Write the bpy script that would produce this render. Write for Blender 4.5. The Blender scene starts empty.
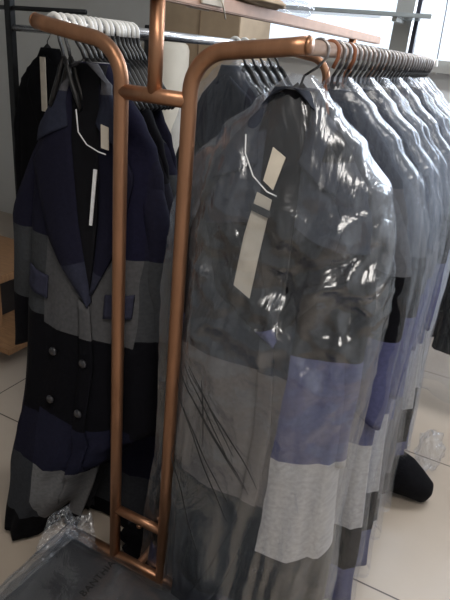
import bpy, bmesh, math, random
from mathutils import Vector, Matrix, noise
C = bpy.context.scene
col = C.collection
PI = math.pi
random.seed(7)

# ------------------------------------------------------------------ camera
cam_d = bpy.data.cameras.new('camera'); cam = bpy.data.objects.new('camera', cam_d); col.objects.link(cam)
CAM = Vector((0.7115, -1.0565, 1.4365)); yaw, pitch, roll, FPX = -0.4428, -0.4188, 0.0976, 566.17
fw = Vector((math.sin(yaw)*math.cos(pitch), math.cos(yaw)*math.cos(pitch), math.sin(pitch)))
r0 = Vector((math.cos(yaw), -math.sin(yaw), 0)); u0 = r0.cross(fw)
rr = r0*math.cos(roll) + u0*math.sin(roll); uu = -r0*math.sin(roll) + u0*math.cos(roll)
M = Matrix((rr, uu, -fw)).transposed().to_4x4(); M.translation = CAM
cam.matrix_world = M
cam_d.sensor_fit = 'HORIZONTAL'; cam_d.sensor_width = 36; cam_d.lens = FPX/450*36
cam_d.clip_start = 0.02
cam_d.dof.use_dof = False
C.camera = cam

# ------------------------------------------------------------------ world, light, exposure
w = bpy.data.worlds.new('daylight'); C.world = w; w.use_nodes = True
wb = w.node_tree.nodes['Background']; wb.inputs[0].default_value = (0.86, 0.93, 1.0, 1); wb.inputs[1].default_value = 1.5

def area(name, loc, target, sx, sy, power, color):
    d = bpy.data.lights.new(name, 'AREA'); d.shape = 'RECTANGLE'; d.size = sx; d.size_y = sy; d.energy = power; d.color = color
    o = bpy.data.objects.new(name, d); col.objects.link(o); o.location = loc
    o.rotation_euler = (Vector(target)-Vector(loc)).to_track_quat('-Z', 'Y').to_euler()
    return o
area('window_daylight', (1.0, 3.1, 2.15), (0.3, 0.4, 0.9), 3.2, 1.2, 120, (0.86, 0.93, 1.0))
area('ceiling_strip', (0.9, 1.3, 2.52), (0.9, 1.3, 0), 1.2, 0.3, 26, (0.97, 0.98, 1.0))  # added fill from above the right row, its source is out of view
area('ceiling_strip', (0.9, -0.9, 2.52), (0.9, -0.9, 0), 1.2, 0.6, 25, (1.0, 0.93, 0.85))  # added warm fill for the near side, unseen source
vs = C.view_settings
vs.view_transform = 'Standard'; vs.look = 'None'; vs.gamma = 1; vs.exposure = 0.0; vs.use_curve_mapping = False
C.cycles.transparent_max_bounces = 32

# ------------------------------------------------------------------ materials
def mat(name, color, rough=0.6, metal=0.0, nscale=0, namt=0.15, bump=0, bscale=60, spec=0.5, coat=0, emit=None, coords='Object', stretch=(1, 1, 1)):
    m = bpy.data.materials.new(name); m.use_nodes = True
    nt = m.node_tree; b = nt.nodes['Principled BSDF']
    b.inputs['Roughness'].default_value = rough; b.inputs['Metallic'].default_value = metal
    b.inputs['Specular IOR Level'].default_value = spec; b.inputs['Coat Weight'].default_value = coat
    b.inputs['Base Color'].default_value = (*color, 1)
    tc = nt.nodes.new('ShaderNodeTexCoord'); mp = nt.nodes.new('ShaderNodeMapping')
    mp.inputs['Scale'].default_value = stretch
    nt.links.new(tc.outputs[coords], mp.inputs[0])
    if nscale:
        n = nt.nodes.new('ShaderNodeTexNoise'); n.inputs['Scale'].default_value = nscale; n.inputs['Detail'].default_value = 5
        nt.links.new(mp.outputs[0], n.inputs['Vector'])
        rmp = nt.nodes.new('ShaderNodeValToRGB')
        rmp.color_ramp.elements[0].position = 0.3; rmp.color_ramp.elements[1].position = 0.7
        rmp.color_ramp.elements[0].color = (*[c*(1-namt) for c in color], 1)
        rmp.color_ramp.elements[1].color = (*[min(1, c*(1+namt)) for c in color], 1)
        nt.links.new(n.outputs[0], rmp.inputs[0]); nt.links.new(rmp.outputs[0], b.inputs['Base Color'])
    if bump:
        n2 = nt.nodes.new('ShaderNodeTexNoise'); n2.inputs['Scale'].default_value = bscale; n2.inputs['Detail'].default_value = 4
        nt.links.new(mp.outputs[0], n2.inputs['Vector'])
        bp = nt.nodes.new('ShaderNodeBump'); bp.inputs['Strength'].default_value = bump; bp.inputs['Distance'].default_value = 0.01
        nt.links.new(n2.outputs[0], bp.inputs['Height']); nt.links.new(bp.outputs[0], b.inputs['Normal'])
    if emit:
        b.inputs['Emission Color'].default_value = (*emit[:3], 1); b.inputs['Emission Strength'].default_value = emit[3]
    return m

NAVY = (0.010, 0.010, 0.022); NAVY2 = (0.012, 0.0125, 0.028); BLACK = (0.003, 0.003, 0.005)
GREY = (0.042, 0.045, 0.05); LGREY = (0.42, 0.41, 0.41); PERI = (0.075, 0.08, 0.165); SLATE = (0.035, 0.04, 0.055)
TAUPE = (0.12, 0.112, 0.112)

def plaid(name, rowsA, rowsB, cw=0.15, off=0.0):
    """rows: list of (z_top, colour) going down; UV = (metres across, metres up)."""
    m = bpy.data.materials.new(name); m.use_nodes = True
    nt = m.node_tree; b = nt.nodes['Principled BSDF']; b.inputs['Roughness'].default_value = 0.9
    b.inputs['Specular IOR Level'].default_value = 0.12
    uv = nt.nodes.new('ShaderNodeTexCoord')
    wn = nt.nodes.new('ShaderNodeTexNoise'); wn.inputs['Scale'].default_value = 5
    nt.links.new(uv.outputs['UV'], wn.inputs['Vector'])
    ad = nt.nodes.new('ShaderNodeVectorMath'); ad.operation = 'MULTIPLY_ADD'
    ad.inputs[1].default_value = (0.03, 0.03, 0); nt.links.new(wn.outputs['Color'], ad.inputs[0]); nt.links.new(uv.outputs['UV'], ad.inputs[2])
    sp = nt.nodes.new('ShaderNodeSeparateXYZ'); nt.links.new(ad.outputs[0], sp.inputs[0])
    def math_(op, a, bv=None, c=None):
        n = nt.nodes.new('ShaderNodeMath'); n.operation = op
        nt.links.new(a, n.inputs[0])
        if bv is not None: n.inputs[1].default_value = bv
        if c is not None: n.inputs[2].default_value = c
        return n.outputs[0]
    z = math_('MULTIPLY_ADD', sp.outputs[1], 1/1.7, 0.2/1.7)
    def ramp(rows):
        r = nt.nodes.new('ShaderNodeValToRGB'); cr = r.color_ramp; cr.interpolation = 'CONSTANT'
        seq = list(reversed(rows))      # bottom first
        z0 = -0.2
        el = cr.elements
        el[0].position = 0; el[0].color = (*seq[0][1], 1)
        el[1].position = 1; el[1].color = (*seq[-1][1], 1)
        for i in range(1, len(seq)):
            e = el.new((seq[i-1][0]+0.2)/1.7); e.color = (*seq[i][1], 1)
        nt.links.new(z, r.inputs[0]); return r.outputs[0]
    A = ramp(rowsA); B = ramp(rowsB)
    x = math_('MULTIPLY_ADD', sp.outputs[0], 1/cw, 20+off)
    x = math_('MODULO', x, 2.0); x = math_('GREATER_THAN', x, 1.0)
    mx = nt.nodes.new('ShaderNodeMix'); mx.data_type = 'RGBA'
    nt.links.new(x, mx.inputs[0]); nt.links.new(A, mx.inputs[6]); nt.links.new(B, mx.inputs[7])
    fn = nt.nodes.new('ShaderNodeTexNoise'); fn.inputs['Scale'].default_value = 90; fn.inputs['Detail'].default_value = 3
    nt.links.new(uv.outputs['UV'], fn.inputs['Vector'])
    mr = nt.nodes.new('ShaderNodeMapRange'); mr.inputs[3].default_value = 0.65; mr.inputs[4].default_value = 1.35
    nt.links.new(fn.outputs[0], mr.inputs[0])
    mm = nt.nodes.new('ShaderNodeVectorMath'); mm.operation = 'SCALE'
    nt.links.new(mx.outputs[2], mm.inputs[0]); nt.links.new(mr.outputs[0], mm.inputs[3])
    nt.links.new(mm.outputs[0], b.inputs['Base Color'])
    bp = nt.nodes.new('ShaderNodeBump'); bp.inputs['Strength'].default_value = 0.35; bp.inputs['Distance'].default_value = 0.004
    nt.links.new(fn.outputs[0], bp.inputs['Height']); nt.links.new(bp.outputs[0], b.inputs['Normal'])
    return m

def film(name, tint=(0.72, 0.8, 0.9), milk=0.03, gloss=0.045, edge=0.20, bump=0.5, bscale=14, rough=0.22, thick_tint=(0.97, 0.98, 1.0)):
    m = bpy.data.materials.new(name); m.use_nodes = True
    nt = m.node_tree; nt.nodes.clear()
    out = nt.nodes.new('ShaderNodeOutputMaterial')
    tr = nt.nodes.new('ShaderNodeBsdfTransparent'); tr.inputs[0].default_value = (*thick_tint, 1)
    gl = nt.nodes.new('ShaderNodeBsdfGlossy'); gl.inputs['Roughness'].default_value = rough; gl.inputs[0].default_value = (0.95, 0.97, 1, 1)
    df = nt.nodes.new('ShaderNodeBsdfDiffuse'); df.inputs[0].default_value = (*tint, 1)
    tl = nt.nodes.new('ShaderNodeBsdfTranslucent'); tl.inputs[0].default_value = (*tint, 1)
    tc = nt.nodes.new('ShaderNodeTexCoord'); mp = nt.nodes.new('ShaderNodeMapping')
    mp.inputs['Rotation'].default_value = (0, 0.5, 0); mp.inputs['Scale'].default_value = (1.6, 1, 0.7)
    nt.links.new(tc.outputs['Object'], mp.inputs[0])
    n = nt.nodes.new('ShaderNodeTexNoise'); n.inputs['Scale'].default_value = bscale; n.inputs['Detail'].default_value = 4
    n.inputs['Distortion'].default_value = 1.2
    nt.links.new(mp.outputs[0], n.inputs['Vector'])
    bp = nt.nodes.new('ShaderNodeBump'); bp.inputs['Strength'].default_value = bump; bp.inputs['Distance'].default_value = 0.03
    nt.links.new(n.outputs[0], bp.inputs['Height'])
    for s in (gl, df, tl): nt.links.new(bp.outputs[0], s.inputs['Normal'])
    lw = nt.nodes.new('ShaderNodeLayerWeight'); lw.inputs[0].default_value = 0.35; nt.links.new(bp.outputs[0], lw.inputs[1])
    mr = nt.nodes.new('ShaderNodeMapRange'); mr.inputs[3].default_value = gloss; mr.inputs[4].default_value = edge
    nt.links.new(lw.outputs['Facing'], mr.inputs[0])
    a = nt.nodes.new('ShaderNodeMixShader'); a.inputs[0].default_value = 0.5; nt.links.new(df.outputs[0], a.inputs[1]); nt.links.new(tl.outputs[0], a.inputs[2])
    b = nt.nodes.new('ShaderNodeMixShader'); b.inputs[0].default_value = milk; nt.links.new(tr.outputs[0], b.inputs[1]); nt.links.new(a.outputs[0], b.inputs[2])
    c = nt.nodes.new('ShaderNodeMixShader'); nt.links.new(mr.outputs[0], c.inputs[0]); nt.links.new(b.outputs[0], c.inputs[1]); nt.links.new(gl.outputs[0], c.inputs[2])
    nt.links.new(c.outputs[0], out.inputs[0])
    return m

M_copper = mat('brushed_copper', (0.36, 0.185, 0.105), 0.38, 0.8, nscale=30, namt=0.18, bump=0.06, bscale=90, stretch=(1, 1, 0.2))
M_copperflat = mat('satin_copper_paint', (0.36, 0.215, 0.145), 0.55, 0.25, nscale=20, namt=0.12)
M_chrome = mat('chrome', (0.62, 0.63, 0.65), 0.25, 0.9, nscale=20, namt=0.06)
M_tanrail = mat('tan_metal', (0.55, 0.42, 0.36), 0.35, 0.7, nscale=30, namt=0.1)
M_wire = mat('hook_wire', (0.30, 0.29, 0.29), 0.3, 0.9, nscale=20, namt=0.1)
M_whitepl = mat('white_plastic', (0.78, 0.78, 0.76), 0.35, nscale=20, namt=0.06)
M_blackpl = mat('black_plastic', (0.006, 0.006, 0.007), 0.45, nscale=20, namt=0.2)
M_blacksteel = mat('black_steel', (0.012, 0.013, 0.015), 0.4, 0.3, nscale=20, namt=0.2)
M_blackwool = mat('black_wool', (0.0035, 0.0035, 0.005), 0.95, nscale=60, namt=0.3, bump=0.3, bscale=120, spec=0.15)
M_lining = mat('dark_lining', (0.004, 0.004, 0.006), 0.7, nscale=40, namt=0.2, spec=0.15)
M_wall = mat('grey_wall_paint', (0.66, 0.66, 0.64), 0.9, nscale=3, namt=0.04, bump=0.05)
M_wallw = mat('white_wall_paint', (0.8, 0.82, 0.84), 0.85, nscale=3, namt=0.03)
M_ceil = mat('ceiling_paint', (0.75, 0.75, 0.74), 0.9, nscale=3, namt=0.03)
M_kraft = mat('kraft_board', (0.40, 0.30, 0.20), 0.85, nscale=12, namt=0.08)
M_cream = mat('cream_paper', (0.66, 0.61, 0.52), 0.8, nscale=10, namt=0.05)
M_wood = mat('brown_wood', (0.30, 0.16, 0.075), 0.5, nscale=14, namt=0.2, stretch=(1, 8, 1))
M_tag = mat('beige_card', (0.55, 0.50, 0.42), 0.7, nscale=25, namt=0.1)
M_band = mat('dark_band', (0.02, 0.022, 0.025), 0.6, nscale=25, namt=0.2)
M_cord = mat('white_cord', (0.75, 0.76, 0.78), 0.6, nscale=80, namt=0.1)
M_blue = mat('blue_plastic', (0.02, 0.10, 0.45), 0.4, nscale=20, namt=0.1)
M_orange = mat('orange_brown_plastic', (0.25, 0.09, 0.04), 0.4, nscale=20, namt=0.1)
M_ink = mat('black_ink', (0.006, 0.006, 0.007), 0.6, nscale=20, namt=0.1)
M_frame = mat('window_aluminium', (0.42, 0.42, 0.40), 0.45, 0.2, nscale=10, namt=0.05)
M_dframe = mat('dark_window_seal', (0.03, 0.03, 0.045), 0.5, nscale=10, namt=0.1)
M_film = film('garment_bag_film', bscale=11, bump=0.55)
M_film1 = film('front_garment_bag_film', gloss=0.085, edge=0.38, bscale=5, bump=0.8, rough=0.24, milk=0.035)
M_film2 = film('cloudy_garment_bag_film', milk=0.07, gloss=0.05, bscale=11, bump=0.55)
M_film3 = film('thick_clear_film', milk=0.02, gloss=0.06, edge=0.35, bscale=7, bump=0.2, rough=0.2)
M_glass = film('window_glass', milk=0.02, gloss=0.04, edge=0.4, bump=0.0, rough=0.02)
M_gshelf = mat('frosted_glass', (0.36, 0.40, 0.41), 0.2, nscale=6, namt=0.06)
M_char = mat('charcoal_film', (0.05, 0.05, 0.053), 0.32, nscale=5, namt=0.25, bump=0.25, bscale=18, spec=0.6)
M_knit = mat('dark_grey_cloth', (0.075, 0.075, 0.08), 0.9, nscale=40, namt=0.25, bump=0.3, bscale=90)

def tile_mat():
    m = mat('beige_floor_tile', (0.46, 0.39, 0.32), 0.3, nscale=2.2, namt=0.08)
    nt = m.node_tree; b = nt.nodes['Principled BSDF']
    src = b.inputs['Base Color'].links[0].from_socket
    br = nt.nodes.new('ShaderNodeTexBrick'); br.offset = 0; br.inputs['Scale'].default_value = 1
    br.inputs['Mortar Size'].default_value = 0.0035; br.inputs['Brick Width'].default_value = 0.8; br.inputs['Row Height'].default_value = 0.8
    br.inputs['Mortar'].default_value = (0.07, 0.055, 0.045, 1); br.inputs['Mortar Smooth'].default_value = 0.2
    tc = nt.nodes.new('ShaderNodeTexCoord'); mp = nt.nodes.new('ShaderNodeMapping'); mp.inputs['Location'].default_value = (0.35, -0.40, 0)
    mp.inputs['Rotation'].default_value = (0, 0, 0.0)
    nt.links.new(tc.outputs['Object'], mp.inputs[0]); nt.links.new(mp.outputs[0], br.inputs['Vector'])
    nt.links.new(src, br.inputs['Color1']); nt.links.new(src, br.inputs['Color2']); nt.links.new(br.outputs['Color'], b.inputs['Base Color'])
    return m
M_floor = tile_mat()

# ------------------------------------------------------------------ helpers
def link(name, me, m, parent=None):
    o = bpy.data.objects.new(name, me); col.objects.link(o)
    if m is not None: me.materials.append(m)
    if parent: o.parent = parent
    return o
def obj(name, bm, m, parent=None, smooth=True):
    bmesh.ops.recalc_face_normals(bm, faces=bm.faces)
    me = bpy.data.meshes.new(name); bm.to_mesh(me); bm.free()
    if smooth:
        for p in me.polygons: p.use_smooth = True
    return link(name, me, m, parent)
def tag(o, label=None, cat=None, group=None, kind=None):
    if label: o['label'] = label
    if cat: o['category'] = cat
    if group: o['group'] = group
    if kind: o['kind'] = kind
    return o
def empty(name, loc=(0, 0, 0), rz=0, label=None, cat=None, group=None):
    o = bpy.data.objects.new(name, None); col.objects.link(o); o.location = loc; o.rotation_euler = (0, 0, rz)
    o.empty_display_size = 0.05
    return tag(o, label, cat, group)
def copy_tree(o, parent=None):
    c = o.copy(); col.objects.link(c)
    if parent: c.parent = parent
    for ch in [x for x in bpy.data.objects if x.parent == o]: copy_tree(ch, c)
    return c
def box(bm, lo, hi, bev=0.0):
    r = bmesh.ops.create_cube(bm, size=1)
    vsx = r['verts']
    for v in vsx:
        v.co = Vector([lo[i]+(v.co[i]+0.5)*(hi[i]-lo[i]) for i in range(3)])
    if bev:
        es = list({e for v in vsx for e in v.link_edges})
        bmesh.ops.bevel(bm, geom=es, offset=bev, segments=2, affect='EDGES')
    return bm
def boxo(name, lo, hi, m, parent=None, bev=0.0):
    return obj(name, box(bmesh.new(), lo, hi, bev), m, parent, smooth=False)
def tube(bm, pts, r, seg=10, cap=True, flat=1.0):
    pts = [Vector(p) for p in pts]; rs = r if isinstance(r, (list, tuple)) else [r]*len(pts)
    t0 = (pts[1]-pts[0]).normalized()
    nrm = t0.orthogonal().normalized()
    if abs(t0.z) < 0.9: nrm = Vector((0, 0, 1)) - t0*t0.z; nrm.normalize()
    rings = []
    for i, p in enumerate(pts):
        if i == 0: t = t0
        elif i == len(pts)-1: t = (pts[i]-pts[i-1]).normalized()
        else: t = (pts[i+1]-pts[i-1]).normalized()
        nrm = (nrm - t*nrm.dot(t)).normalized(); bn = t.cross(nrm)
        rings.append([bm.verts.new(p+(nrm*math.cos(a)+bn*math.sin(a)*flat)*rs[i]) for a in [2*PI*k/seg for k in range(seg)]])
    for a, b in zip(rings, rings[1:]):
        for k in range(seg): bm.faces.new((a[k], a[(k+1) % seg], b[(k+1) % seg], b[k]))
    if cap:
        bm.faces.new(rings[0][::-1]); bm.faces.new(rings[-1])
    return bm
def arc(c, r, a0, a1, n, ax=0, ay=2):
    out = []
    for k in range(n+1):
        a = a0+(a1-a0)*k/n; p = list(c); p[ax] += r*math.cos(a); p[ay] += r*math.sin(a); out.append(tuple(p))
    return out
def lerp(a, b, t): return a+(b-a)*t
def prof(tab, z):
    """piecewise linear, smoothed lookup; tab sorted by falling z"""
    if z >= tab[0][0]: return tab[0][1]
    for (za, a), (zb, b) in zip(tab, tab[1:]):
        if z >= zb:
            t = (za-z)/(za-zb); t = t*t*(3-2*t); return lerp(a, b, t)
    return tab[-1][1]

# ------------------------------------------------------------------ setting
FZ = -0.14
tag(boxo('floor', (-3.7, -3.1, FZ-0.1), (2.6, 2.8, FZ), M_floor), kind='structure')
tag(boxo('ceiling', (-3.7, -3.1, 2.6), (2.6, 2.8, 2.7), M_ceil), kind='structure')
tag(boxo('wall_left', (-3.8, -3.1, FZ), (-3.6, 2.8, 2.6), M_wall), kind='structure')
tag(boxo('wall_right', (2.5, -3.1, FZ), (2.7, 2.8, 2.6), M_wallw), kind='structure')
tag(boxo('wall_front', (-3.7, -3.2, FZ), (2.6, -3.0, 2.6), M_wall), kind='structure')
WX0, WX1, WZ0, WZ1 = -1.05, 2.3, 1.44, 2.45
bm = bmesh.new()
box(bm, (-3.7, 2.6, FZ), (WX0, 2.8, 2.6)); box(bm, (WX1, 2.6, FZ), (2.6, 2.8, 2.6))
tag(obj('wall_back', bm, M_wall, smooth=False), kind='structure')
bm = bmesh.new(); box(bm, (WX0, 2.6, FZ), (WX1, 2.8, WZ0)); box(bm, (WX0, 2.6, WZ1), (WX1, 2.8, 2.6))
tag(obj('wall_under_window', bm, M_wallw, smooth=False), kind='structure')
we = empty('window_1', (0, 0, 0)); we['kind'] = 'structure'
bm = bmesh.new()
for a, b in ((WX0, WX0+0.05), (WX1-0.05, WX1), (-0.13, -0.03), (1.1, 1.2)): box(bm, (a, 2.62, WZ0), (b, 2.70, WZ1), 0.004)
box(bm, (WX0, 2.62, WZ0), (WX1, 2.70, WZ0+0.035)); box(bm, (WX0, 2.62, WZ1-0.05), (WX1, 2.70, WZ1))
obj('window_frame', bm, M_frame, we, smooth=False)
boxo('window_seal', (-0.012, 2.60, WZ0-0.0), (0.012, 2.64, WZ1), M_dframe, we)
boxo('window_glass', (WX0+0.01, 2.65, WZ0+0.01), (WX1-0.01, 2.655, WZ1-0.01), M_glass, we)
boxo('window_sill', (WX0-0.02, 2.5, WZ0-0.03), (WX1+0.02, 2.62, WZ0), M_frame, we)

# grey-blue building face seen outside through the window
ob = empty('neighbouring_building', (0.2, 6.5, FZ), 0, 'pale blue grey building facade outside the window at right', 'building')
boxo('wall', (-0.1, 0, 0), (4.0, 0.5, 1.83), mat('pale_facade', (0.35, 0.42, 0.48), 0.9, nscale=2, namt=0.06), ob)
boxo('ledge', (-0.15, -0.1, 1.83), (4.0, 0.5, 1.88), M_wallw, ob)

# ceiling fixtures added out of view for the two fill lights
for x, y, hw, lab in ((0.9, 1.3, 0.19, 'long white fill strip added on the ceiling above the right row of coats'), (0.9, -0.9, 0.34, 'wide white fill panel added on the ceiling above the near end of the rack')):
    t = empty('ceiling_light', (x, y, 2.6), 0, lab, 'lamp')
    boxo('housing', (-0.65, -hw, -0.045), (0.65, hw, 0.0), M_whitepl, t, 0.006)
    boxo('diffuser', (-0.6, -hw+0.04, -0.06), (0.6, hw-0.04, -0.045), mat('lit_diffuser', (0.9, 0.9, 0.9), 0.5, emit=(1, 0.97, 0.92, 1.5), nscale=5, namt=0.02), t)

# ------------------------------------------------------------------ copper rack
A_, B_, ZC, ZB, ZR, ZT, L = 0.0863, 0.3155, 1.329, 0.139, 1.45, 1.522, 1.40
TR = 0.0165
rack = empty('garment_rack', (0, 0, FZ), 0, 'copper double rail garment rack with curved arms and ladder-like end frame', 'clothes rack')
rk = lambda z: z-FZ
def bent(y, s):
    pts = [(s*A_, y, rk(z)) for z in (-0.05, 0.2, 0.5, 0.8, 1.1, 1.27, 1.345)]
    pts += [(s*p[0], p[1], p[2]) for p in arc((A_+0.085, y, rk(1.345)), 0.085, PI, PI/2+0.1, 12)][1:]
    pts += [(s*(B_-0.02), y, rk(1.447)), (s*(B_+0.010), y, rk(1.452))]
    return tube(bmesh.new(), pts, TR, 16)
for y in (0, L):
    for s in (-1, 1):
        u = obj('bent_upright', bent(y, s), M_copper, rack)
        bm = bmesh.new(); bmesh.ops.create_cone(bm, cap_ends=True, segments=16, radius1=TR*1.05, radius2=TR*0.8, depth=0.008, matrix=Matrix.Translation((s*(B_+0.014), y, rk(1.452))) @ Matrix.Rotation(s*PI/2, 4, 'Y'))
        obj('end_cap', bm, M_copper, u)
    obj('crossbar', tube(bmesh.new(), [(-A_, y, rk(ZC)), (A_, y, rk(ZC))], TR*0.98, 14), M_copper, rack)
    obj('crossbar', tube(bmesh.new(), [(-A_, y, rk(ZB)), (A_, y, rk(ZB))], TR*0.85, 14), M_copper, rack)
    obj('centre_post', tube(bmesh.new(), [(0, y, rk(ZC)), (0, y, rk(ZT-0.01))], TR*0.95, 14), M_copper, rack)
    fb = obj('foot_bar', tube(bmesh.new(), [(-0.26, y, rk(-0.052)), (0.22, y, rk(-0.052))], TR, 14), M_copper, rack)
    for s in (-0.24, 0.2):
        bm = bmesh.new(); bmesh.ops.create_cone(bm, cap_ends=True, segments=20, radius1=0.028, radius2=0.028, depth=0.02, matrix=Matrix.Translation((s, y, 0.029)) @ Matrix.Rotation(PI/2, 4, 'Y'))
        tube(bm, [(s, y, 0.02), (s, y, rk(-0.06))], 0.008, 8)
        obj('caster', bm, M_blackpl, fb)
    # small screw under the lower crossbar
    bm = bmesh.new(); bmesh.ops.create_uvsphere(bm, u_segments=12, v_segments=8, radius=0.009, matrix=Matrix.Translation((0.005, y-0.004, rk(ZB-0.017))))
    obj('screw', bm, M_copper, rack)
for s in (-1, 1):
    hr_ = obj('hanging_rail', tube(bmesh.new(), [(s*B_, 0.0, rk(ZR)), (s*B_, L, rk(ZR))], 0.0145, 16), M_chrome if s < 0 else M_tanrail, rack)
    hr_['label'] = 'silver hanging rail on the left side' if s < 0 else 'pinkish tan hanging rail on the right side'
obj('base_rail', tube(bmesh.new(), [(0.0, 0.0, rk(-0.052)), (0.0, L, rk(-0.052))], 0.012, 12), M_copper, rack)
boxo('top_bar', (-0.015, -0.30, rk(ZT-0.012)), (0.015, 1.80, rk(ZT+0.018)), M_copperflat, rack, 0.003)

# things on the top bar
t = empty('swing_ticket', (0, 0.19, ZT+0.018), 0, 'cream paper ticket wrapped over the copper top bar with string', 'tag')
boxo('card', (-0.021, -0.05, -0.032), (-0.016, 0.05, 0.006), M_tag, t, 0.001)
boxo('card', (0.016, -0.05, -0.022), (0.021, 0.05, 0.006), M_tag, t, 0.001)
boxo('card', (-0.021, -0.05, 0.0005), (0.021, 0.05, 0.005), M_tag, t, 0.001)
obj('string', tube(bmesh.new(), [(0.024, 0.02, 0.0), (0.025, 0.04, -0.02), (0.025, 0.055, -0.045)], 0.0018, 6), M_tag, t)
def crumple(sx, sy, sz, seed, sub=4, amp=0.3, fr=6):
    bm = bmesh.new(); bmesh.ops.create_icosphere(bm, subdivisions=sub, radius=1)
    for v in bm.verts:
        n = noise.noise(v.co*2.2+Vector((seed, 0, 0)))*amp + abs(noise.noise(v.co*fr*0.8+Vector((0, seed, 0))))*amp*0.6
        v.co = v.co*(1+n); v.co.x *= sx; v.co.y *= sy; v.co.z *= sz
    zmin = min(v.co.z for v in bm.verts)
    for v in bm.verts: v.co.z = max(v.co.z-zmin*0.75, 0)
    return bm
for y, sy, sz, mm_, lab in ((0.47, 0.13, 0.016, M_kraft, 'flat folded brown paper parcel on the copper top bar'), (0.72, 0.10, 0.022, M_film2, 'crumpled cloudy plastic bag on far part of the top bar')):
    o = obj('paper_parcel' if mm_ is M_kraft else 'plastic_bag', crumple(0.05, sy, sz, y*10), mm_); o.location = (0, y, ZT+0.0185); tag(o, lab, 'parcel' if mm_ is M_kraft else 'bag')

# ------------------------------------------------------------------ coats
NT = 48
W_TAB = [(1.375, 0.045), (1.335, 0.062), (1.30, 0.098), (1.25, 0.140), (1.195, 0.175), (1.12, 0.200), (0.95, 0.215), (0.6, 0.235), (0.1, 0.27), (-0.1, 0.285)]
def sgnpow(v, e): return math.copysign(abs(v)**e, v)
class Shape:
    def __init__(s, df, db, zhem, hemf=1.0, seed=0.0, wave=0.008, lean=0.0, wk=1.0, spread=0.0, lift=None):
        s.edge = None; s.clamp = None
        s.df, s.db, s.zhem, s.hemf, s.seed, s.wave, s.lean, s.wk, s.spread = df, db, zhem, hemf, seed, wave, lean, wk, spread
    def w(s, z): return prof(W_TAB, z)*s.wk
    def d(s, z, front):
        base = s.df if front else s.db
        t = min(1, max(0, (1.375-z)/0.18)); low = max(0, (1.0-z)/1.0)
        return lerp(0.035, base, t)*(1+(s.hemf*low if front else 0.15*low))
    def off(s, z): return s.lean*max(0, 1.2-z)
    def pt(s, th, z, inf=0.0):
        c, sn = math.cos(th), math.sin(th); low = max(0, min(1, (1.25-z)/1.0))
        W = s.w(z)+inf; D = s.d(z, sn < 0)+inf
        k = 1+0.0*low
        x = W*sgnpow(c, 0.75); y = D*sgnpow(sn, 0.8)
        wv = s.wave*low*(math.sin(th*9+s.seed*3+z*2)+0.6*math.sin(th*15+s.seed*7-z*3))
        y += wv*(1 if sn > 0 else -1)*min(1, abs(sn)*2)
        y = y-s.spread*low*abs(sn)*(1 if sn < 0 else 0)
        return s.fix(Vector((s.mapx(x, z)+s.off(z), y, z)))
    def fix(s, p, extra=0.0):
        if s.clamp:                       # keeps the cloth behind the copper upright
            side, xc, yc = s.clamp; yc += extra; d = (p.x-xc)*side
            lim = lerp(-0.3, yc, max(0, min(1, (d+0.06)/0.06)))
            if d > -0.06 and p.y < lim: p.y = lim+0.10*(p.y-lim)
        return p
    def mapx(s, x, z):
        if not s.edge or z > 0.42: return x
        W = s.w(z); e = prof(s.edge, z); return -W+(x+W)/(2*W)*(W+min(W, e))
    def unmapx(s, x, z):
        if not s.edge or z > 0.42: return x
        W = s.w(z); e = prof(s.edge, z); return -W+(x+W)*(2*W)/(W+min(W, e))
    def yf(s, x, z):
        x = s.unmapx(x-s.off(z), z); W = s.w(z); u = min(0.985, abs(x/W)); c = u**(1/0.75); th = -math.acos(math.copysign(c, x))
        return s.pt(th, z).y
def loft(rings, uvs, capt=True, capb=True, closed=True):
    bm = bmesh.new(); uvl = bm.loops.layers.uv.new('UVMap')
    R = [[bm.verts.new(p) for p in r] for r in rings]; n = len(rings[0])
    for j in range(len(R)-1):
        for k in range(n if closed else n-1):
            k2 = (k+1) % n
            f = bm.faces.new((R[j][k], R[j][k2], R[j+1][k2], R[j+1][k]))
            for lp, (a, b) in zip(f.loops, ((j, k), (j, k2), (j+1, k2), (j+1, k))): lp[uvl].uv = uvs[a][b]
    if capt: bm.faces.new(R[0][::-1])
    if capb: bm.faces.new(R[-1])
    return bm
def body_bm(S, nz=54):
    rings, uvs = [], []
    for j in range(nz+1):
        z = lerp(1.375, S.zhem, (j/nz)**0.9)
        ring = [S.pt(2*PI*k/NT, z) for k in range(NT)]
        if z < 0.4:
            for p in ring: p.z += 0.012*math.sin(p.x*17+S.seed)*(0.4-z)
        rings.append(ring); uvs.append([(p.x, p.z) for p in ring])
    return loft(rings, uvs)
def sleeve_bm(S, s, zend=0.62, depth=0.036, out=0.0):
    rings, uvs = [], []
    n = 26; m = 20
    for j in range(n+1):
        t = j/n; z = lerp(1.205, zend, t)
        cx = s*(lerp(0.135, 0.190+0.03*out, min(1, t*3.0)**0.7)+lerp(0.015, 0.045, out)*t)*S.wk + S.off(z)
        rx = lerp(0.030, 0.044+0.008*out, min(1, t*4)) * (1+0.05*math.sin(t*19+S.seed)); ry = lerp(0.02, depth, min(1, t*4))*(1+0.06*math.sin(t*23+1))
        yc = -0.008 + 0.0*t
        ring = [S.fix(Vector((cx+rx*math.cos(2*PI*k/m), yc+ry*math.sin(2*PI*k/m), z+0.03*math.cos(2*PI*k/m)*-s))) for k in range(m)]
        rings.append(ring); uvs.append([(p.x, p.z) for p in ring])
    return loft(rings, uvs)
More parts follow.
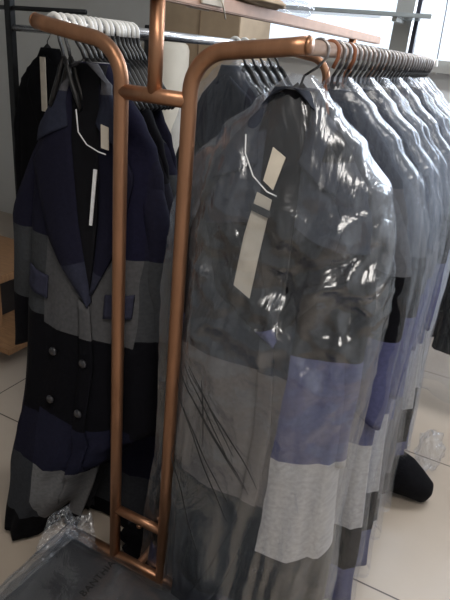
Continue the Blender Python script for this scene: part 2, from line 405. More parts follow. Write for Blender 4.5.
def panel_bm(S, inner, outer, off0=0.008, off1=0.014, n=22, m=8, thick=0.006, uvrot=0.0, uvoff=(0, 0)):
    """curved cloth panel lying on the coat front between two polylines of (x, z)"""
    def along(pl, t):
        t *= len(pl)-1; i = min(int(t), len(pl)-2); f = t-i
        return (lerp(pl[i][0], pl[i+1][0], f), lerp(pl[i][1], pl[i+1][1], f))
    front, back, uv = [], [], []
    for j in range(n+1):
        a, b = along(inner, j/n), along(outer, j/n); rf, rb, ru = [], [], []
        for k in range(m+1):
            q = k/m; x = lerp(a[0], b[0], q); z = lerp(a[1], b[1], q); y = S.yf(x, z)
            o = lerp(off0, off1, math.sin(q*PI)*0.7+q*0.3)
            rf.append(Vector((x, y-o-thick*0.5, z))); rb.append(Vector((x, y-o+thick*0.5, z)))
            ru.append((x*math.cos(uvrot)-z*math.sin(uvrot)+uvoff[0], x*math.sin(uvrot)+z*math.cos(uvrot)+uvoff[1]))
        front.append(rf); back.append(rb); uv.append(ru)
    bm = bmesh.new(); uvl = bm.loops.layers.uv.new('UVMap')
    def grid(G, flip):
        V = [[bm.verts.new(p) for p in r] for r in G]
        for j in range(n):
            for k in range(m):
                idx = [(j, k), (j, k+1), (j+1, k+1), (j+1, k)]
                if flip: idx = idx[::-1]
                f = bm.faces.new([V[a][b] for a, b in idx])
                for lp, (a, b) in zip(f.loops, idx): lp[uvl].uv = uv[a][b]
        return V
    F = grid(front, False); Bk = grid(back, True)
    rim = [(0, k) for k in range(m)]+[(j, m) for j in range(n)]+[(n, k) for k in range(m, 0, -1)]+[(j, 0) for j in range(n, 0, -1)]
    for i in range(len(rim)):
        a, b = rim[i], rim[(i+1) % len(rim)]
        f = bm.faces.new((F[b[0]][b[1]], F[a[0]][a[1]], Bk[a[0]][a[1]], Bk[b[0]][b[1]]))
        for lp, q in zip(f.loops, (b, a, a, b)): lp[uvl].uv = uv[q[0]][q[1]]
    return bm
def disc(bm, c, r, nrm=(0, -1, 0), d=0.005):
    bmesh.ops.create_cone(bm, cap_ends=True, segments=18, radius1=r, radius2=r*0.85, depth=d, matrix=Matrix.Translation(c) @ Matrix.Rotation(PI/2, 4, 'X'))
    return bm

def make_coat(name, S, m, m_lapel=None, tags=None, sleeves=(0.62, 0.62), detail=True, collar_m=None, vbot=0.79, out=0.0):
    """a long double-breasted coat, local origin on the rail axis at z=0 of the world"""
    root = empty(name)
    obj('body', body_bm(S), m, root)
    for s, ze in zip((-1, 1), sleeves): obj('sleeve', sleeve_bm(S, s, ze, out=out if s < 0 else 0.0), m, root)
    ml = m_lapel or m
    if detail:
        obj('lining', panel_bm(S, [(-0.045, 1.372), (-0.05, 1.25), (-0.03, 1.0), (0.035, vbot)], [(0.045, 1.372), (0.055, 1.25), (0.055, 1.0), (0.05, vbot)], 0.002, 0.005), M_lining, root)
        obj('lapel', panel_bm(S, [(0.04, 1.33), (0.055, 1.2), (0.06, 1.0), (0.055, vbot+0.03)], [(0.09, 1.25), (0.155, 1.13), (0.13, 0.96), (0.06, vbot+0.02)], 0.004, 0.014, uvrot=0.35), ml, root)
        obj('lapel', panel_bm(S, [(-0.04, 1.33), (-0.03, 1.2), (0.0, 1.0), (0.06, vbot)], [(-0.12, 1.185), (-0.168, 1.12), (-0.10, 0.93), (0.055, vbot-0.015)], 0.006, 0.020, uvrot=-0.30, uvoff=(0.03, 0)), ml, root)
        cm = collar_m or ml
        obj('collar', panel_bm(S, [(-0.005, 1.376), (-0.045, 1.355), (-0.052, 1.28), (-0.04, 1.225)], [(-0.035, 1.374), (-0.072, 1.32), (-0.14, 1.225), (-0.145, 1.175)], 0.012, 0.026), cm, root)
        obj('collar', panel_bm(S, [(0.005, 1.376), (0.045, 1.355), (0.055, 1.29), (0.045, 1.24)], [(0.035, 1.374), (0.072, 1.32), (0.13, 1.235), (0.13, 1.19)], 0.012, 0.026), cm, root)
        # overlapping front panel edge
        obj('front_panel', panel_bm(S, [(0.02, vbot), (0.04, 0.62), (0.035, 0.35), (-0.02, 0.16), (-0.10, S.zhem+0.03)], [(0.055, vbot-0.01), (0.085, 0.62), (0.075, 0.35), (0.03, 0.14), (-0.05, S.zhem+0.005)], 0.006, 0.010, uvoff=(0, 0)), m, root)
        for bx, bz in ((-0.05, 0.62), (-0.05, 0.47), (0.06, 0.62), (0.06, 0.47)):
            obj('button', disc(bmesh.new(), (bx, S.yf(bx, bz)-0.012-(0.008 if bx > 0 else 0), bz), 0.013), M_buttons, root)
        for s in (-1, 1):
            obj('pocket_flap', panel_bm(S, [(s*0.10, 0.82), (s*0.10, 0.755)], [(s*0.178, 0.835), (s*0.178, 0.77)], 0.006, 0.008, n=6), m_flap, root)
    else:
        obj('lapel', panel_bm(S, [(0.01, 1.34), (0.03, 1.2), (0.03, vbot)], [(0.10, 1.27), (0.14, 1.16), (0.04, vbot-0.01)], 0.003, 0.008), ml, root)
        obj('lapel', panel_bm(S, [(-0.01, 1.34), (0.0, 1.2), (0.025, vbot)], [(-0.10, 1.27), (-0.14, 1.16), (0.02, vbot-0.01)], 0.003, 0.008), ml, root)
    return root
M_buttons = mat('grey_horn_button', (0.03, 0.03, 0.035), 0.3, nscale=50, namt=0.3)
m_flap = plaid('wool_flap', [(1.5, (0.03, 0.031, 0.052)), (0.0, GREY)], [(1.5, (0.03, 0.031, 0.052)), (0.0, GREY)])

P_left = plaid('wool_plaid_left',
    [(1.5, NAVY), (0.94, GREY), (0.71, BLACK), (0.40, NAVY), (0.32, NAVY), (0.23, (0.035, 0.038, 0.045)), (-0.0, BLACK), (-0.1, BLACK)],
    [(1.5, (0.009, 0.009, 0.024)), (0.94, (0.075, 0.075, 0.08)), (0.69, BLACK), (0.42, NAVY2), (0.23, (0.15, 0.15, 0.155)), (-0.03, BLACK), (-0.1, BLACK)], 0.30, 1.333)
P_leftlapel = plaid('wool_plaid_lapel', [(1.5, NAVY), (0.86, (0.025, 0.027, 0.045)), (0.5, GREY)], [(1.5, NAVY), (0.86, (0.025, 0.027, 0.045)), (0.5, GREY)], 0.3, 0)
P_collar = plaid('wool_plaid_collar', [(1.6, (0.09, 0.09, 0.1)), (1.315, (0.022, 0.025, 0.042)), (1.0, NAVY)], [(1.6, (0.09, 0.09, 0.1)), (1.315, (0.022, 0.025, 0.042)), (1.0, NAVY)], 0.3, 0)
P_left2 = plaid('wool_plaid_left_second',
    [(1.5, BLACK), (1.1, (0.015, 0.014, 0.03)), (0.80, (0.045, 0.047, 0.055)), (0.55, BLACK), (0.45, NAVY), (0.12, (0.04, 0.043, 0.05)), (-0.05, BLACK), (-0.1, BLACK)],
    [(1.5, BLACK), (1.1, (0.012, 0.012, 0.02)), (0.80, (0.05, 0.052, 0.06)), (0.55, BLACK), (0.3, NAVY), (0.12, (0.035, 0.037, 0.045)), (-0.1, BLACK)], 0.15, 0.1)
P_right = plaid('wool_plaid_right',
    [(1.5, BLACK), (1.26, SLATE), (1.08, BLACK), (0.84, PERI), (0.575, LGREY), (0.285, (0.012, 0.013, 0.014)), (0.05, PERI), (-0.1, PERI)],
    [(1.5, SLATE), (1.18, (0.05, 0.052, 0.055)), (0.98, (0.02, 0.024, 0.034)), (0.77, TAUPE), (0.42, (0.012, 0.016, 0.02)), (0.1, SLATE), (-0.1, BLACK)], 0.30, 1.633)
P_right2 = plaid('wool_plaid_right_second',
    [(1.5, SLATE), (1.2, (0.085, 0.088, 0.10)), (1.02, BLACK), (0.86, PERI), (0.55, LGREY), (0.27, BLACK), (0.12, PERI), (-0.1, PERI)],
    [(1.5, SLATE), (1.2, SLATE), (1.0, BLACK), (0.80, NAVY2), (0.55, TAUPE), (0.27, BLACK), (0.1, SLATE), (-0.1, PERI)], 0.30, 1.60)
P_right3 = plaid('wool_plaid_right_third',
    [(1.5, (0.10, 0.105, 0.12)), (1.18, SLATE), (0.98, (0.1, 0.1, 0.11)), (0.86, PERI), (0.42, TAUPE), (0.1, BLACK), (-0.1, BLACK)],
    [(1.5, SLATE), (1.1, BLACK), (0.9, NAVY2), (0.5, GREY), (0.2, BLACK), (-0.1, PERI)], 0.30, 1.45)

# ------------------------------------------------------------------ hangers
def make_hanger(hook_m, body_m, hookr=0.0215, dx=0.0, wire=0.0032, stem=False):
    root = empty('clothes_hanger')
    zc = ZR
    a0, a1 = -PI*0.15, PI*1.0
    pts = [(-p[0], p[1], p[2]) for p in arc((0, 0, zc-0.002), hookr, a0, a1, 16)]
    pts = pts[:]                                        # free end .. over the rail
    pts += [(hookr*0.98, 0, zc-0.014), (hookr*0.55+dx*0.3, 0, zc-0.034)]
    obj('hook', tube(bmesh.new(), pts[:-1] if stem else pts, wire, 8), hook_m, root)
    bm = bmesh.new()
    tube(bm, [pts[-2], pts[-1], (dx*0.8, 0, zc-0.052), (dx, 0, 1.375)] if stem else [pts[-1], (dx*0.8, 0, zc-0.052), (dx, 0, 1.375)], wire*0.9, 8)
    for s in (-1, 1):
        tube(bm, [(dx, 0, 1.378), (dx+s*0.025, 0, 1.355), (dx+s*0.05, 0, 1.32), (dx+s*0.07, 0, 1.298), (dx+s*0.095, 0, 1.27)], [0.009, 0.010, 0.011, 0.011, 0.009], 10, flat=0.7)
    obj('shoulder_bar', bm, body_m, root)
    return root

# ------------------------------------------------------------------ bags
def bag_bm(S, zbot, seed, front=0.012, amp=0.010, N=96, NZ=120, crump=0.0):
    bm = bmesh.new(); rings = []
    sd = Vector((seed*3.1, seed*1.7, seed))
    for j in range(NZ+1):
        z = lerp(1.40, zbot, (j/NZ)**0.92)
        zz = min(z, 1.37)
        ring = []
        t = max(0, min(1, (1.37-z)/0.22)); low = max(0, min(1, (1.2-z)/0.9))
        for k in range(N):
            th = 2*PI*k/N; c, sn = math.cos(th), math.sin(th)
            inf = lerp(0.004, front, t)
            p = S.pt(th, zz, 0)
            W = max(S.w(zz), (0.262 if zz < 0.95 else prof([(1.38, 0.04), (1.34, 0.09), (1.28, 0.155), (1.20, 0.218), (1.10, 0.248), (0.95, 0.262)], zz)))
            x = (max(W, S.w(zz)+0.012))*sgnpow(c, 0.72)+S.off(z)
            D = max(S.d(zz, sn < 0)+inf+S.spread*low*(1 if sn < 0 else 0), 0.0)
            # keep depth over the sleeves
            y = D*sgnpow(sn, 0.55)
            if z > 1.37:
                q = (z-1.37)/0.03; x *= lerp(1, 0.35, q); y *= lerp(1, 0.4, q)
            # wrinkles: diagonal ridges above, long vertical ones below
            q1 = noise.noise(Vector((x*9+z*6, (1 if sn > 0 else -1)*3, z*7-x*5))+sd)
            q2 = noise.noise(Vector((x*30, (1 if sn > 0 else -1)*5, z*2.2))+sd)
            q3 = noise.noise(Vector((x*18-z*12, sn*2, z*14+x*8))+sd*2)
            rid = (1-abs(q1)*2.4)*0.8
            rid3 = (1-abs(q3)*3)
            mid = math.exp(-((z-0.98)/0.22)**2)
            dsp = amp*(0.55*rid*(0.5+mid) + 0.55*rid3*mid + (0.9-abs(q2)*2.2)*(0.35+0.5*low))
            y += dsp*(1 if sn > 0 else -1)*min(1, abs(sn)*1.6)*min(1, t+0.15)
            if crump:
                cz = math.exp(-((z-0.98)/0.2)**2)*max(0.0, min(1.0, (x+0.12)/0.15))
                q4 = noise.noise(Vector((x*11+z*5, 2.0, z*9-x*4))+sd*3)
                y += (abs(q4)*2-0.45)*crump*cz*(1 if sn > 0 else -1)*min(1, abs(sn)*1.6)
            x += 0.35*dsp*(1 if c > 0 else -1)*abs(c)*t
            fx = S.fix(Vector((x, y, z)), -0.004); x, y = fx.x, fx.y
            zo = z + (0.018*math.sin(x*14+seed*2)+0.02*q2 if j == NZ else 0)
            ring.append(bm.verts.new((x, y, zo)))
        rings.append(ring)
    for a, b in zip(rings, rings[1:]):
        for k in range(N): bm.faces.new((a[k], a[(k+1) % N], b[(k+1) % N], b[k]))
    return bm

def place(o, x, y, rz=0, z=0):
    o.location = (x, y, z); o.rotation_euler = (0, 0, rz); return o

# ---- left row -----------------------------------------------------
XL = -B_
S1 = Shape(0.055, 0.030, -0.115, hemf=1.3, seed=0.6, wave=0.008, lean=0.0, wk=0.97, spread=0.06)
S1.wk = 1.02
S1.edge = [(0.42, 0.25), (0.30, 0.13), (0.14, 0.0), (-0.11, -0.13)]; S1.clamp = (1, 0.13, -0.087)
c1 = make_coat('wool_coat', S1, P_left, P_leftlapel, sleeves=(0.53, 0.60), collar_m=P_collar, out=1.0)
place(c1, -0.245, 0.115, 0.0)
tag(c1, 'unbagged navy, black and grey checked double-breasted coat at front of left row', 'coat')
def coat_tags(root, S, pieces, cordpts, dy=0.03):
    t = None
    for nm, pts, m in pieces:
        bm = bmesh.new(); vs_ = []
        for off in (0, 0.0025):
            vs_.append([bm.verts.new((x, S.yf(x, z)-dy-off+lift, z)) for x, z, lift in pts])
        bm.faces.new(vs_[0]); bm.faces.new(vs_[1][::-1])
        n = len(pts)
        for i in range(n): bm.faces.new((vs_[0][i], vs_[1][i], vs_[1][(i+1) % n], vs_[0][(i+1) % n]))
        obj(nm, bm, m, root, smooth=False)
    if cordpts:
        obj('tag_cord', tube(bmesh.new(), [(x, S.yf(x, z)-dy-0.004, z) for x, z in cordpts], 0.0016, 6), M_cord, root)
coat_tags(c1, S1, [('hang_tag', [(0.072, 1.245, 0), (0.092, 1.240, 0), (0.100, 1.19, 0), (0.080, 1.193, 0)], M_tag),
                   ('white_ribbon', [(0.060, 1.14, 0), (0.070, 1.14, 0), (0.060, 1.00, 0), (0.052, 1.00, 0)], M_cord)],
          [(0.0, 1.27), (0.012, 1.22), (0.04, 1.195), (0.075, 1.183), (0.095, 1.18)], 0.028)

h_left = make_hanger(M_whitepl, M_blackpl, 0.022, 0.055, 0.0058, stem=True)
place(h_left, XL, 0.135)
tag(h_left, 'hanger with white hook holding the unbagged checked coat at front of left row', 'hanger', 'white-hooked hangers on the left rail')
h_left['label'] = 'white-hooked hanger on the left rail with a black shoulder bar'

S2 = Shape(0.030, 0.028, -0.13, hemf=0.5, seed=2.0, wave=0.006, wk=0.92)
S3 = Shape(0.022, 0.022, -0.12, hemf=0.2, seed=3.0, wave=0.005, wk=0.9)
c2 = make_coat('wool_coat', S2, P_left2, P_left2, sleeves=(0.6, 0.6), detail=True)
tag(place(c2, -0.275, 0.215, 0.0), 'dark navy checked coat second in left row, seen between the copper uprights', 'coat')
c3 = make_coat('wool_coat', S3, M_blackwool, M_blackwool, detail=False)
tag(place(c3, XL, 0.34), 'plain black coat third in the left row', 'coat')
c3.location.y = 0.275
S3d = plaid('wool_plaid_dim', [(1.5, SLATE), (1.1, BLACK), (0.8, GREY), (0.5, NAVY), (0.2, GREY)], [(1.5, NAVY), (1.1, GREY), (0.8, BLACK), (0.5, GREY), (0.2, BLACK)], 0.16, 0.4)
c4 = make_coat('wool_coat', S3, S3d, S3d, detail=False)
c4.location = (XL, 0.325, 0)
tag(c4, 'dim checked coat in the middle of left row behind the plain black one', 'coat')
ylf = [0.98, 1.06, 1.14, 1.22, 1.30]
nth = ['nearest', 'second', 'third', 'fourth', 'farthest']
for i, y in enumerate(ylf):
    c = copy_tree(c4 if i % 2 == 0 else c3); c.location = (XL+random.uniform(-.008, .008), y, 0)
    tag(c, f'dark coat in cloudy plastic, {nth[i]} of the far bunch on the left rail', 'coat', 'bagged coats in the far bunch on the left rail')
words = ['first', 'second', 'third', 'fourth', 'fifth', 'sixth', 'seventh', 'eighth', 'ninth', 'tenth', 'eleventh', 'twelfth', 'thirteenth', 'fourteenth', 'fifteenth', 'sixteenth', 'seventeenth', 'eighteenth', 'nineteenth', 'twentieth', 'twenty first', 'twenty second']
hy = [0.048, 0.070, 0.092, 0.115, 0.135, 0.155, 0.175, 0.195, 0.215, 0.235, 0.255, 0.275, 0.292, 0.308, 0.325, 0.343] + ylf
for i, y in enumerate(hy):
    h = h_left if y == 0.115 else copy_tree(h_left); h.location = (XL, y, 0); h.rotation_euler = (0, 0, 0)
    if y not in (0.115, 0.215, 0.275, 0.325) and i < 16:
        for ch in [x for x in bpy.data.objects if x.parent == h and x.name.startswith('hook')]: ch.rotation_euler = (0, 0, random.uniform(-.35, .35))
    if y < 0.08:
        for ch in [x for x in bpy.data.objects if x.parent == h and x.name.startswith('shoulder')]: ch.scale = (0.5, 1, 1)
    tag(h, f'white-hooked hanger, {words[i]} from the curved arm on the silver left rail' if i < 16 else f'white-hooked hanger, {nth[i-16]} of the far bunch on the left rail', 'hanger', 'white-hooked hangers on the left rail')
S3b = Shape(0.030, 0.030, 0.0, hemf=0.2, seed=3.0, wave=0.004, wk=0.95)
bagL = obj('garment_bag', bag_bm(S3b, -0.03, 5.0, front=0.007, amp=0.006, N=72, NZ=80), M_film2)
bagL.location = (XL, ylf[0], 0)
for i, y in enumerate(ylf):
    b = copy_tree(bagL) if i else bagL; b.location = (XL, y, 0)
    tag(b, f'cloudy plastic bag, {nth[i]} of the far bunch on the left rail', 'garment bag', 'plastic bags in the far bunch on the left rail')

# ---- right row ----------------------------------------------------
XR = B_
R1 = Shape(0.070, 0.030, -0.06, hemf=1.0, seed=1.3, wave=0.009, lean=0.0, wk=1.0, spread=0.02)
R1.clamp = (-1, -0.165, -0.066)
r1 = make_coat('wool_coat', R1, P_right, P_right, sleeves=(0.60, 0.56), collar_m=P_right, vbot=0.85)
for ch in [x for x in bpy.data.objects if x.parent == r1 and x.name.startswith(('pocket', 'button'))]: bpy.data.objects.remove(ch)
place(r1, 0.285, 0.095, 0.0)
tag(r1, 'pale grey, black and blue checked coat inside plastic at front of right row', 'coat')
coat_tags(r1, R1, [('hang_tag', [(-0.005, 1.265, 0), (0.025, 1.250, 0), (0.012, 1.185, 0), (-0.012, 1.20, 0)], M_tag),
                   ('belt_strip', [(-0.022, 1.175, 0), (0.012, 1.165, 0), (0.0, 1.05, 0), (-0.008, 0.945, 0), (-0.050, 0.965, 0), (-0.040, 1.08, 0)], M_tag)],
          [(-0.07, 1.28), (-0.062, 1.245), (-0.035, 1.205), (0.0, 1.18), (0.022, 1.175)], 0.032)
coat_tags(r1, R1, [('dark_loop', [(-0.027, 1.152, 0), (0.014, 1.143, 0), (0.013, 1.128, 0), (-0.028, 1.137, 0)], M_band)], None, 0.037)

h_r = make_hanger(M_wire, M_blackpl, 0.0185, 0.0, 0.0042)
h1 = make_hanger(M_wire, M_blackpl, 0.0185, -0.03, 0.003)
tag(place(h1, XR, 0.095), 'black hanger leaning left at the front of the right rail', 'hanger')
R2 = Shape(0.029, 0.026, -0.04, hemf=0.35, seed=4.1, wave=0.005, wk=1.0)
R3 = Shape(0.029, 0.026, 0.0, hemf=0.35, seed=5.7, wave=0.005, wk=0.98)
r2 = make_coat('wool_coat', R2, P_right2, P_right2, detail=False)
r3 = make_coat('wool_coat', R3, P_right3, P_right3, detail=False)
r4 = make_coat('wool_coat', R3, M_blackwool, M_blackwool, detail=False)
yr = [0.205+0.086*i for i in range(14)]
protos = [r2, r3, r2, r4, r3, r2, r3, r4, r2, r3, r2, r4, r3, r4]
used = set()
JIT = [(0.02, 0.03), (-0.005, -0.03), (0.025, 0.02), (0.0, -0.02), (0.02, 0.04), (-0.01, 0.0), (0.02, -0.03), (0.0, 0.02), (0.03, 0.03), (0.0, -0.02), (0.02, 0.02), (0.0, 0.0), (0, 0), (0, 0)]
names = ['second', 'third', 'fourth', 'fifth', 'sixth', 'seventh', 'eighth', 'ninth', 'tenth', 'eleventh', 'twelfth', 'thirteenth', 'fourteenth', 'last']
look = {id(r2): 'blue, grey and black checked coat', id(r3): 'slate and periwinkle checked coat', id(r4): 'plain black coat'}
for i, (y, p) in enumerate(zip(yr, protos)):
    desc = look[id(p)]
    if id(p) in used: c = copy_tree(p)
    else: c = p; used.add(id(p))
    jx, jr = JIT[i]; place(c, XR+jx, y, jr)
    tag(c, f'{desc} under clear plastic, {names[i]} from the front in right row', 'coat')
h_r.location = (XR, yr[0], 0)
hg = 'black hangers with metal hooks on the right rail'
for i, y in enumerate(yr):
    h = copy_tree(h_r) if i else h_r; h.location = (XR, y, 0)
    tag(h, f'black hanger with a metal hook holding the {names[i]} coat from the front in right row', 'hanger', hg)
    # a second, empty hanger pushed up against it
    h = copy_tree(h_r); h.location = (XR, y+0.041, 0); h.rotation_euler = (0, 0, 0)
    for ch in [x for x in bpy.data.objects if x.parent == h and x.name.startswith('hook')]: ch.rotation_euler = (0, 0, random.uniform(-.3, .3))
    tag(h, f'black hanger with a metal hook, squeezed in behind the {names[i]} coat in right row', 'hanger', hg)
# spare empty hangers crowded between the coats
for y, m_, lab in ((0.165, M_orange, 'orange brown hook crossing below the right rail near its front'), (0.285, M_orange, 'second orange brown hook below the right rail'), (1.37, M_blue, 'blue hanger at the far end of the right rail')):
    h = make_hanger(M_wire if m_ is M_blue else m_, m_, 0.0185, 0.0, 0.0042); h.location = (XR, y, 0); h.rotation_euler = (0, 0, 0.0)
    for ch in [x for x in bpy.data.objects if x.parent == h]:
        if ch.name.startswith('shoulder'): ch.scale = (0.3, 0.4, 1)
    tag(h, lab, 'hanger')

B1 = Shape(0.083, 0.034, -0.04, hemf=1.0, seed=1.3, wave=0.006, lean=0.0, wk=1.0, spread=0.02)
B1.clamp = (-1, -0.165, -0.070)
b1 = obj('garment_bag', bag_bm(B1, -0.10, 1.0, front=0.022, amp=0.022, crump=0.03, N=180, NZ=220), M_film1)
place(b1, 0.287, 0.095)
tag(b1, 'clear wrinkled plastic bag over the first coat of the right row', 'garment bag')
rnd = random.Random(4)
for (xa, za), (xb, zb), nn in (((-0.165, 0.70), (0.035, 0.46), 1), ((-0.145, 0.73), (0.075, 0.50), 3), ((-0.15, 0.66), (0.02, 0.40), 1), ((-0.13, 0.76), (0.02, 0.58), 2), ((-0.16, 0.50), (-0.02, 0.26), 1), ((-0.10, 0.72), (-0.07, 0.56), 1)):
    for q in range(nn):
        a0_, b0_ = rnd.uniform(-.02, .02), rnd.uniform(-.02, .02)
        P_ = []
        for k in range(15):
            t = k/14; x = lerp(xa, xb, t)+a0_; z = lerp(za, zb, t)+b0_+0.012*math.sin(t*PI)
            P_.append((x, B1.yf(x, z)-0.045, z))
        obj('crease', tube(bmesh.new(), P_, [0.0004+0.0011*math.sin(PI*min(1, max(0, k/14)))+0.0002 for k in range(15)], 6), M_ink, b1)['label'] = 'thin dark crease line'
B2 = Shape(0.033, 0.030, -0.04, hemf=0.3, seed=4.1, wave=0.004, wk=1.0)
b2 = obj('garment_bag', bag_bm(B2, -0.08, 2.0, front=0.008, amp=0.005, N=96, NZ=120), M_film)
b3 = obj('garment_bag', bag_bm(B2, -0.10, 3.4, front=0.008, amp=0.005, N=96, NZ=120), M_film)
for i, y in enumerate(yr):
    b = (b2, b3)[i % 2] if i < 2 else (b2, b3)[i % 2].copy()
    if i >= 2: col.objects.link(b)
    place(b, XR+JIT[i][0], y, JIT[i][1])
    tag(b, f'clear plastic bag over the {names[i]} coat from the front in right row', 'garment bag')

# ------------------------------------------------------------------ packed poly bags bottom left
def packed(w_, d_, h_, seed):
    bm = bmesh.new(); bmesh.ops.create_cube(bm, size=1)
    bmesh.ops.subdivide_edges(bm, edges=bm.edges[:], cuts=22, use_grid_fill=True)
    for v in bm.verts:
        x, y, z = v.co*2
        k = 1-0.10*(abs(z))**3
        edge = max(abs(x), abs(y))
        zz = z*(1-0.55*edge**5)
        p = Vector((x*k*w_/2, y*k*d_/2, zz*h_/2))
        n = noise.noise(Vector((p.x*9, p.y*9, p.z*9+seed)))*0.014+noise.noise(Vector((p.x*22+p.y*14, p.y*22, seed)))*0.006
        p.z += n*(1 if z > 0 else -0.15); p.x += n*0.6*x; p.y += n*0.6*y
        v.co = p
    zmin = min(v.co.z for v in bm.verts)
    for v in bm.verts: v.co.z -= zmin
    return bm
o = obj('packed_poly_bag', packed(0.52, 0.40, 0.14, 3.0), M_char); o.location = (0.09, -0.345, FZ+0.001); o.rotation_euler = (0, 0, 0.03)
tag(o, 'lower dark packed poly bag on the floor beneath the printed one', 'bag')
pk = empty('packed_poly_bag', (0.075, -0.335, FZ+0.150), -0.03, 'dark grey packed poly bag with black print in front of the rack foot', 'bag')
obj('garment_pack', packed(0.50, 0.40, 0.15, 8.0), M_char, pk)
bm = packed(0.53, 0.43, 0.165, 8.0)
for v in bm.verts: v.co.z -= 0.004
obj('clear_film', bm, M_film3, pk)
# crumpled clear flaps standing up at the back left corner
def flap(pts, seed):
    bm = bmesh.new(); n, m = 24, 16; V = []
    (a, b, c, d) = [Vector(p) for p in pts]
    for j in range(n+1):
        r_ = []
        for k in range(m+1):
            p = a.lerp(b, k/m).lerp(d.lerp(c, k/m), j/n)
            q = noise.noise(Vector((k*0.45, j*0.3, seed)))*0.020+noise.noise(Vector((k*1.1, j*0.8, seed+5)))*0.008
            r_.append(bm.verts.new(p+Vector((q*0.5, -q, q*0.5))))
        V.append(r_)
    for j in range(n):
        for k in range(m): bm.faces.new((V[j][k], V[j][k+1], V[j+1][k+1], V[j+1][k]))
    return bm
def flapo(pts, seed):
    f = obj('film_flap', flap(pts, seed), M_film3, pk)
    md = f.modifiers.new('t', 'SOLIDIFY'); md.thickness = 0.0015
flapo([(-0.22, 0.17, 0.12), (-0.13, 0.20, 0.10), (-0.18, 0.235, 0.185), (-0.245, 0.20, 0.15)], 1)
flapo([(-0.27, 0.10, 0.09), (-0.20, 0.20, 0.10), (-0.27, 0.24, 0.165), (-0.30, 0.19, 0.14)], 2)
flapo([(-0.28, -0.15, 0.06), (-0.20, -0.15, 0.14), (-0.17, 0.20, 0.16), (-0.27, 0.18, 0.10)], 3)
cu = bpy.data.curves.new('txt', 'FONT'); cu.body = 'BANTHIA'; cu.size = 0.026; cu.extrude = 0.0006; cu.align_x = 'LEFT'; cu.space_character = 1.1
to = bpy.data.objects.new('txt', cu); col.objects.link(to)
bpy.context.view_layer.update()
me = bpy.data.meshes.new_from_object(to.evaluated_get(bpy.context.evaluated_depsgraph_get()))
bpy.data.objects.remove(to)
tx = link('printed_word', me, M_ink, pk); tx.rotation_euler = (0, 0, PI/2); tx.location = (-0.015, 0.02, 0.182)
tx['label'] = 'black printed word running along the bag'

# ------------------------------------------------------------------ black cloth bundle & clear crumple on the floor by the right row
bm = bmesh.new()
pts = [(0.52, 0.93, 0.06), (0.58, 0.90, 0.05), (0.63, 0.89, 0.03), (0.68, 0.90, 0.0), (0.725, 0.92, -0.03), (0.745, 0.93, -0.045)]
tube(bm, [(x, y, z-0.02) for x, y, z in pts], [0.05, 0.075, 0.08, 0.065, 0.05, 0.02], 20)
for v in bm.verts:
    v.co += Vector((0, 0, 1))*noise.noise(v.co*20)*0.012; v.co.z = max(v.co.z, FZ+0.001)
o = obj('shoe', bm, M_blackwool); tag(o, 'black shoe poking out on the floor beside the right row', 'shoe')
zmin = min(v.co.z for v in o.data.vertices); o.location.z = FZ+0.002-zmin

o = obj('plastic_scrap', crumple(0.05, 0.06, 0.09, 3.3, sub=5, amp=0.4, fr=9), M_film3); o.location = (0.70, 1.13, FZ); tag(o, 'crumpled clear plastic scrap on the floor behind black shoe', 'plastic')

# black coat hung beyond the end of the right row
stand = empty('clothes_rack', (0, 0, 0), 0, 'black rack beyond the far end of the copper rack', 'clothes rack')
obj('rail', tube(bmesh.new(), [(0.35, 1.62, 1.05), (1.3, 1.62, 1.05)], 0.012, 10), M_blacksteel, stand)
for x in (0.37, 1.28):
    obj('post', tube(bmesh.new(), [(x, 1.62, FZ), (x, 1.62, 1.05)], 0.012, 10), M_blacksteel, stand)
    obj('foot', tube(bmesh.new(), [(x, 1.42, FZ+0.012), (x, 1.82, FZ+0.012)], 0.012, 10), M_blacksteel, stand)
Sb = Shape(0.05, 0.05, 0.62, hemf=0.2, seed=8, wave=0.006, wk=0.95)
bc = make_coat('black_jacket', Sb, M_blackwool, M_blackwool, sleeves=(0.7, 0.7), detail=False, vbot=0.95)
bc.location = (0.80, 1.62, -0.42)
tag(bc, 'short black jacket hanging past the far right end of the row', 'jacket')
hb = make_hanger(M_wire, M_blackpl); hb.location = (0.80, 1.62, -0.40); tag(hb, 'hanger of the short black jacket at far right', 'hanger')

# ------------------------------------------------------------------ back left: black steel rack with chrome rail and black coats
br = empty('steel_clothes_rack', (0, 1.5, FZ), 0, 'black steel rack with a chrome rail behind the left row', 'clothes rack')
obj('chrome_rail', tube(bmesh.new(), [(-1.98, 0, rk(1.428)), (-1.05, 0, rk(1.443))], 0.018, 14), M_chrome, br)
bm = bmesh.new(); box(bm, (-2.01, -0.02, 0.0), (-1.965, 0.02, rk(1.72)), 0.003); obj('post', bm, M_blacksteel, br, smooth=False)
bm = bmesh.new(); box(bm, (-1.07, -0.02, 0.0), (-1.03, 0.02, rk(1.50)), 0.003); obj('post', bm, M_blacksteel, br, smooth=False)
obj('upper_bar', tube(bmesh.new(), [(-2.35, 0, rk(1.522)), (-1.45, 0, rk(1.535))], 0.012, 10), M_blacksteel, br)
boxo('foot', (-2.01, -0.25, 0), (-1.965, 0.25, 0.03), M_blacksteel, br); boxo('foot', (-1.07, -0.05, 0), (-1.03, 0.35, 0.03), M_blacksteel, br)
Sk = Shape(0.05, 0.05, 0.40, hemf=0.3, seed=9, wave=0.006, wk=1.25)
k1 = make_coat('black_coat', Sk, M_blackwool, M_blackwool, sleeves=(0.42, 0.6), detail=False)
k1.location = (-1.70, 1.5, -0.03); tag(k1, 'black coat on the chrome rail at far left edge, beside the black post', 'coat')
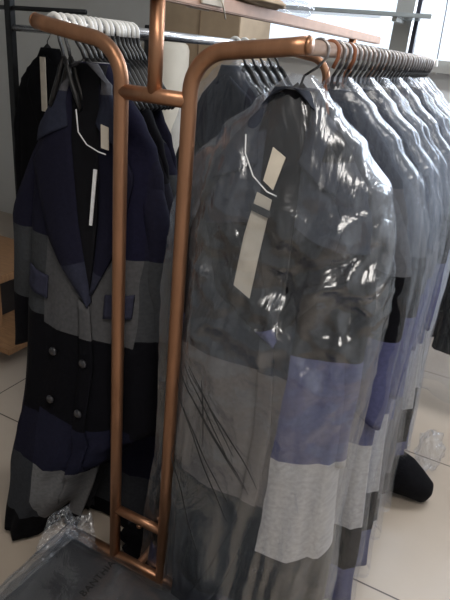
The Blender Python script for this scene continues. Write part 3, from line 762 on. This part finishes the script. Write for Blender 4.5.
bmx = bmesh.new(); box(bmx, (0.0, -0.085, 1.05), (0.04, -0.078, 1.33), 0.002); obj('pale_strip', bmx, M_tag, k1, smooth=False)['label'] = 'pale strip down the coat front'  # pale strip added where background shows between the black garments
hk = make_hanger(M_chrome, M_blackpl, 0.024); hk.location = (-1.72, 1.5, -0.02); tag(hk, 'hanger of the black coat at the far left edge', 'hanger')
k2 = copy_tree(k1); k2.location = (-1.33, 1.52, -0.03); tag(k2, 'black coat on the chrome rail, mostly behind the front left coat', 'coat')
hk2 = copy_tree(hk); hk2.location = (-1.33, 1.52, -0.02); tag(hk2, 'hanger of the black coat behind the front left coat', 'hanger')

# wooden bench back left
wbn = empty('wooden_bench', (0, 0, FZ), 0, 'brown wooden bench with lower shelf against the left side', 'bench')
boxo('bench_top', (-2.6, 0.75, rk(0.25)), (-1.42, 1.25, rk(0.29)), M_wood, wbn, 0.004)
boxo('lower_shelf', (-2.6, 0.66, rk(-0.04)), (-1.24, 1.2, rk(-0.01)), M_wood, wbn, 0.004)
for x, y in ((-2.55, 0.8), (-1.48, 0.8), (-2.55, 1.2), (-1.48, 1.2)): boxo('leg', (x-0.025, y-0.025, 0), (x+0.025, y+0.025, rk(0.25)), M_wood, wbn)
o = boxo('storage_box', (-2.3, 0.82, rk(-0.01)), (-1.55, 1.12, rk(0.2)), M_blackpl, None, 0.01); o.location.z = FZ; tag(o, 'black storage box on the lower shelf of the wooden bench', 'box')

# kraft box and cream roll behind the rack
kb = empty('cardboard_box', (-1.0, 1.95, FZ), 0.0, 'tall brown cardboard box standing behind the left row', 'box')
boxo('box_side', (-0.24, -0.05, 0), (0.24, 0.35, rk(1.72)), M_kraft, kb, 0.004)
boxo('box_flap', (-0.005, -0.055, 0.0), (0.0, -0.05, rk(1.72)), mat('kraft_seam', (0.2, 0.14, 0.09), 0.8, nscale=20, namt=0.1), kb)
bm = bmesh.new()
rp = [(0.0, 1.44), (0.10, 1.438), (0.12, 1.425), (0.13, 1.40), (0.13, FZ)]
rings = [[Vector((-1.10+max(r, .001)*math.cos(2*PI*k/32), 1.72+max(r, .001)*math.sin(2*PI*k/32), z)) for k in range(32)] for r, z in rp]
o = obj('paper_roll', loft(rings, [[(0, 0)]*32]*len(rings)), M_cream); tag(o, 'upright cream roll standing beside the brown cardboard box', 'roll')

# glass shelf and lower rail by the window, pull cord
gs = empty('glass_shelf', (0, 2.5, 1.665), 0, 'grey glass shelf fixed across the bright window', 'shelf')
boxo('shelf_glass', (-1.3, -0.14, 0), (0.12, 0.1, 0.022), M_gshelf, gs, 0.003)
for x in (-0.08, -0.95): boxo('bracket', (x-0.012, -0.10, -0.02), (x+0.012, 0.12, 0.0), M_frame, gs)
pc = empty('pull_cord', (0.17, 2.52, 1.47), 0, 'thin dark blind pull cord with white toggle at the right edge', 'cord')
obj('cord', tube(bmesh.new(), [(0, 0, 0), (-0.01, 0, 0.25), (-0.03, 0, 0.5), (-0.03, 0, 0.98)], 0.0028, 6), M_dframe, pc)
obj('toggle', tube(bmesh.new(), [(0.0, 0, 0.01), (0.002, 0, -0.02), (0.004, 0, -0.07)], [0.004, 0.009, 0.011], 10), M_whitepl, pc)

# cloth bundle on the floor under the rack and a bag over the far jacket
o = obj('cloth_bundle', crumple(0.11, 0.10, 0.035, 6.1, sub=5, amp=0.35), M_blackwool); o.location = (-0.03, 0.16, FZ+0.001)
tag(o, 'black cloth bundle on the floor just behind the ladder-like end frame', 'cloth')
jb = obj('garment_bag', bag_bm(Sb, -0.02+0.375, 9.0, front=0.014, amp=0.010, N=96, NZ=100), M_film2)
jb.location = (0.82, 1.62, -0.375); tag(jb, 'long cloudy plastic bag over the short black jacket at far right', 'garment bag')
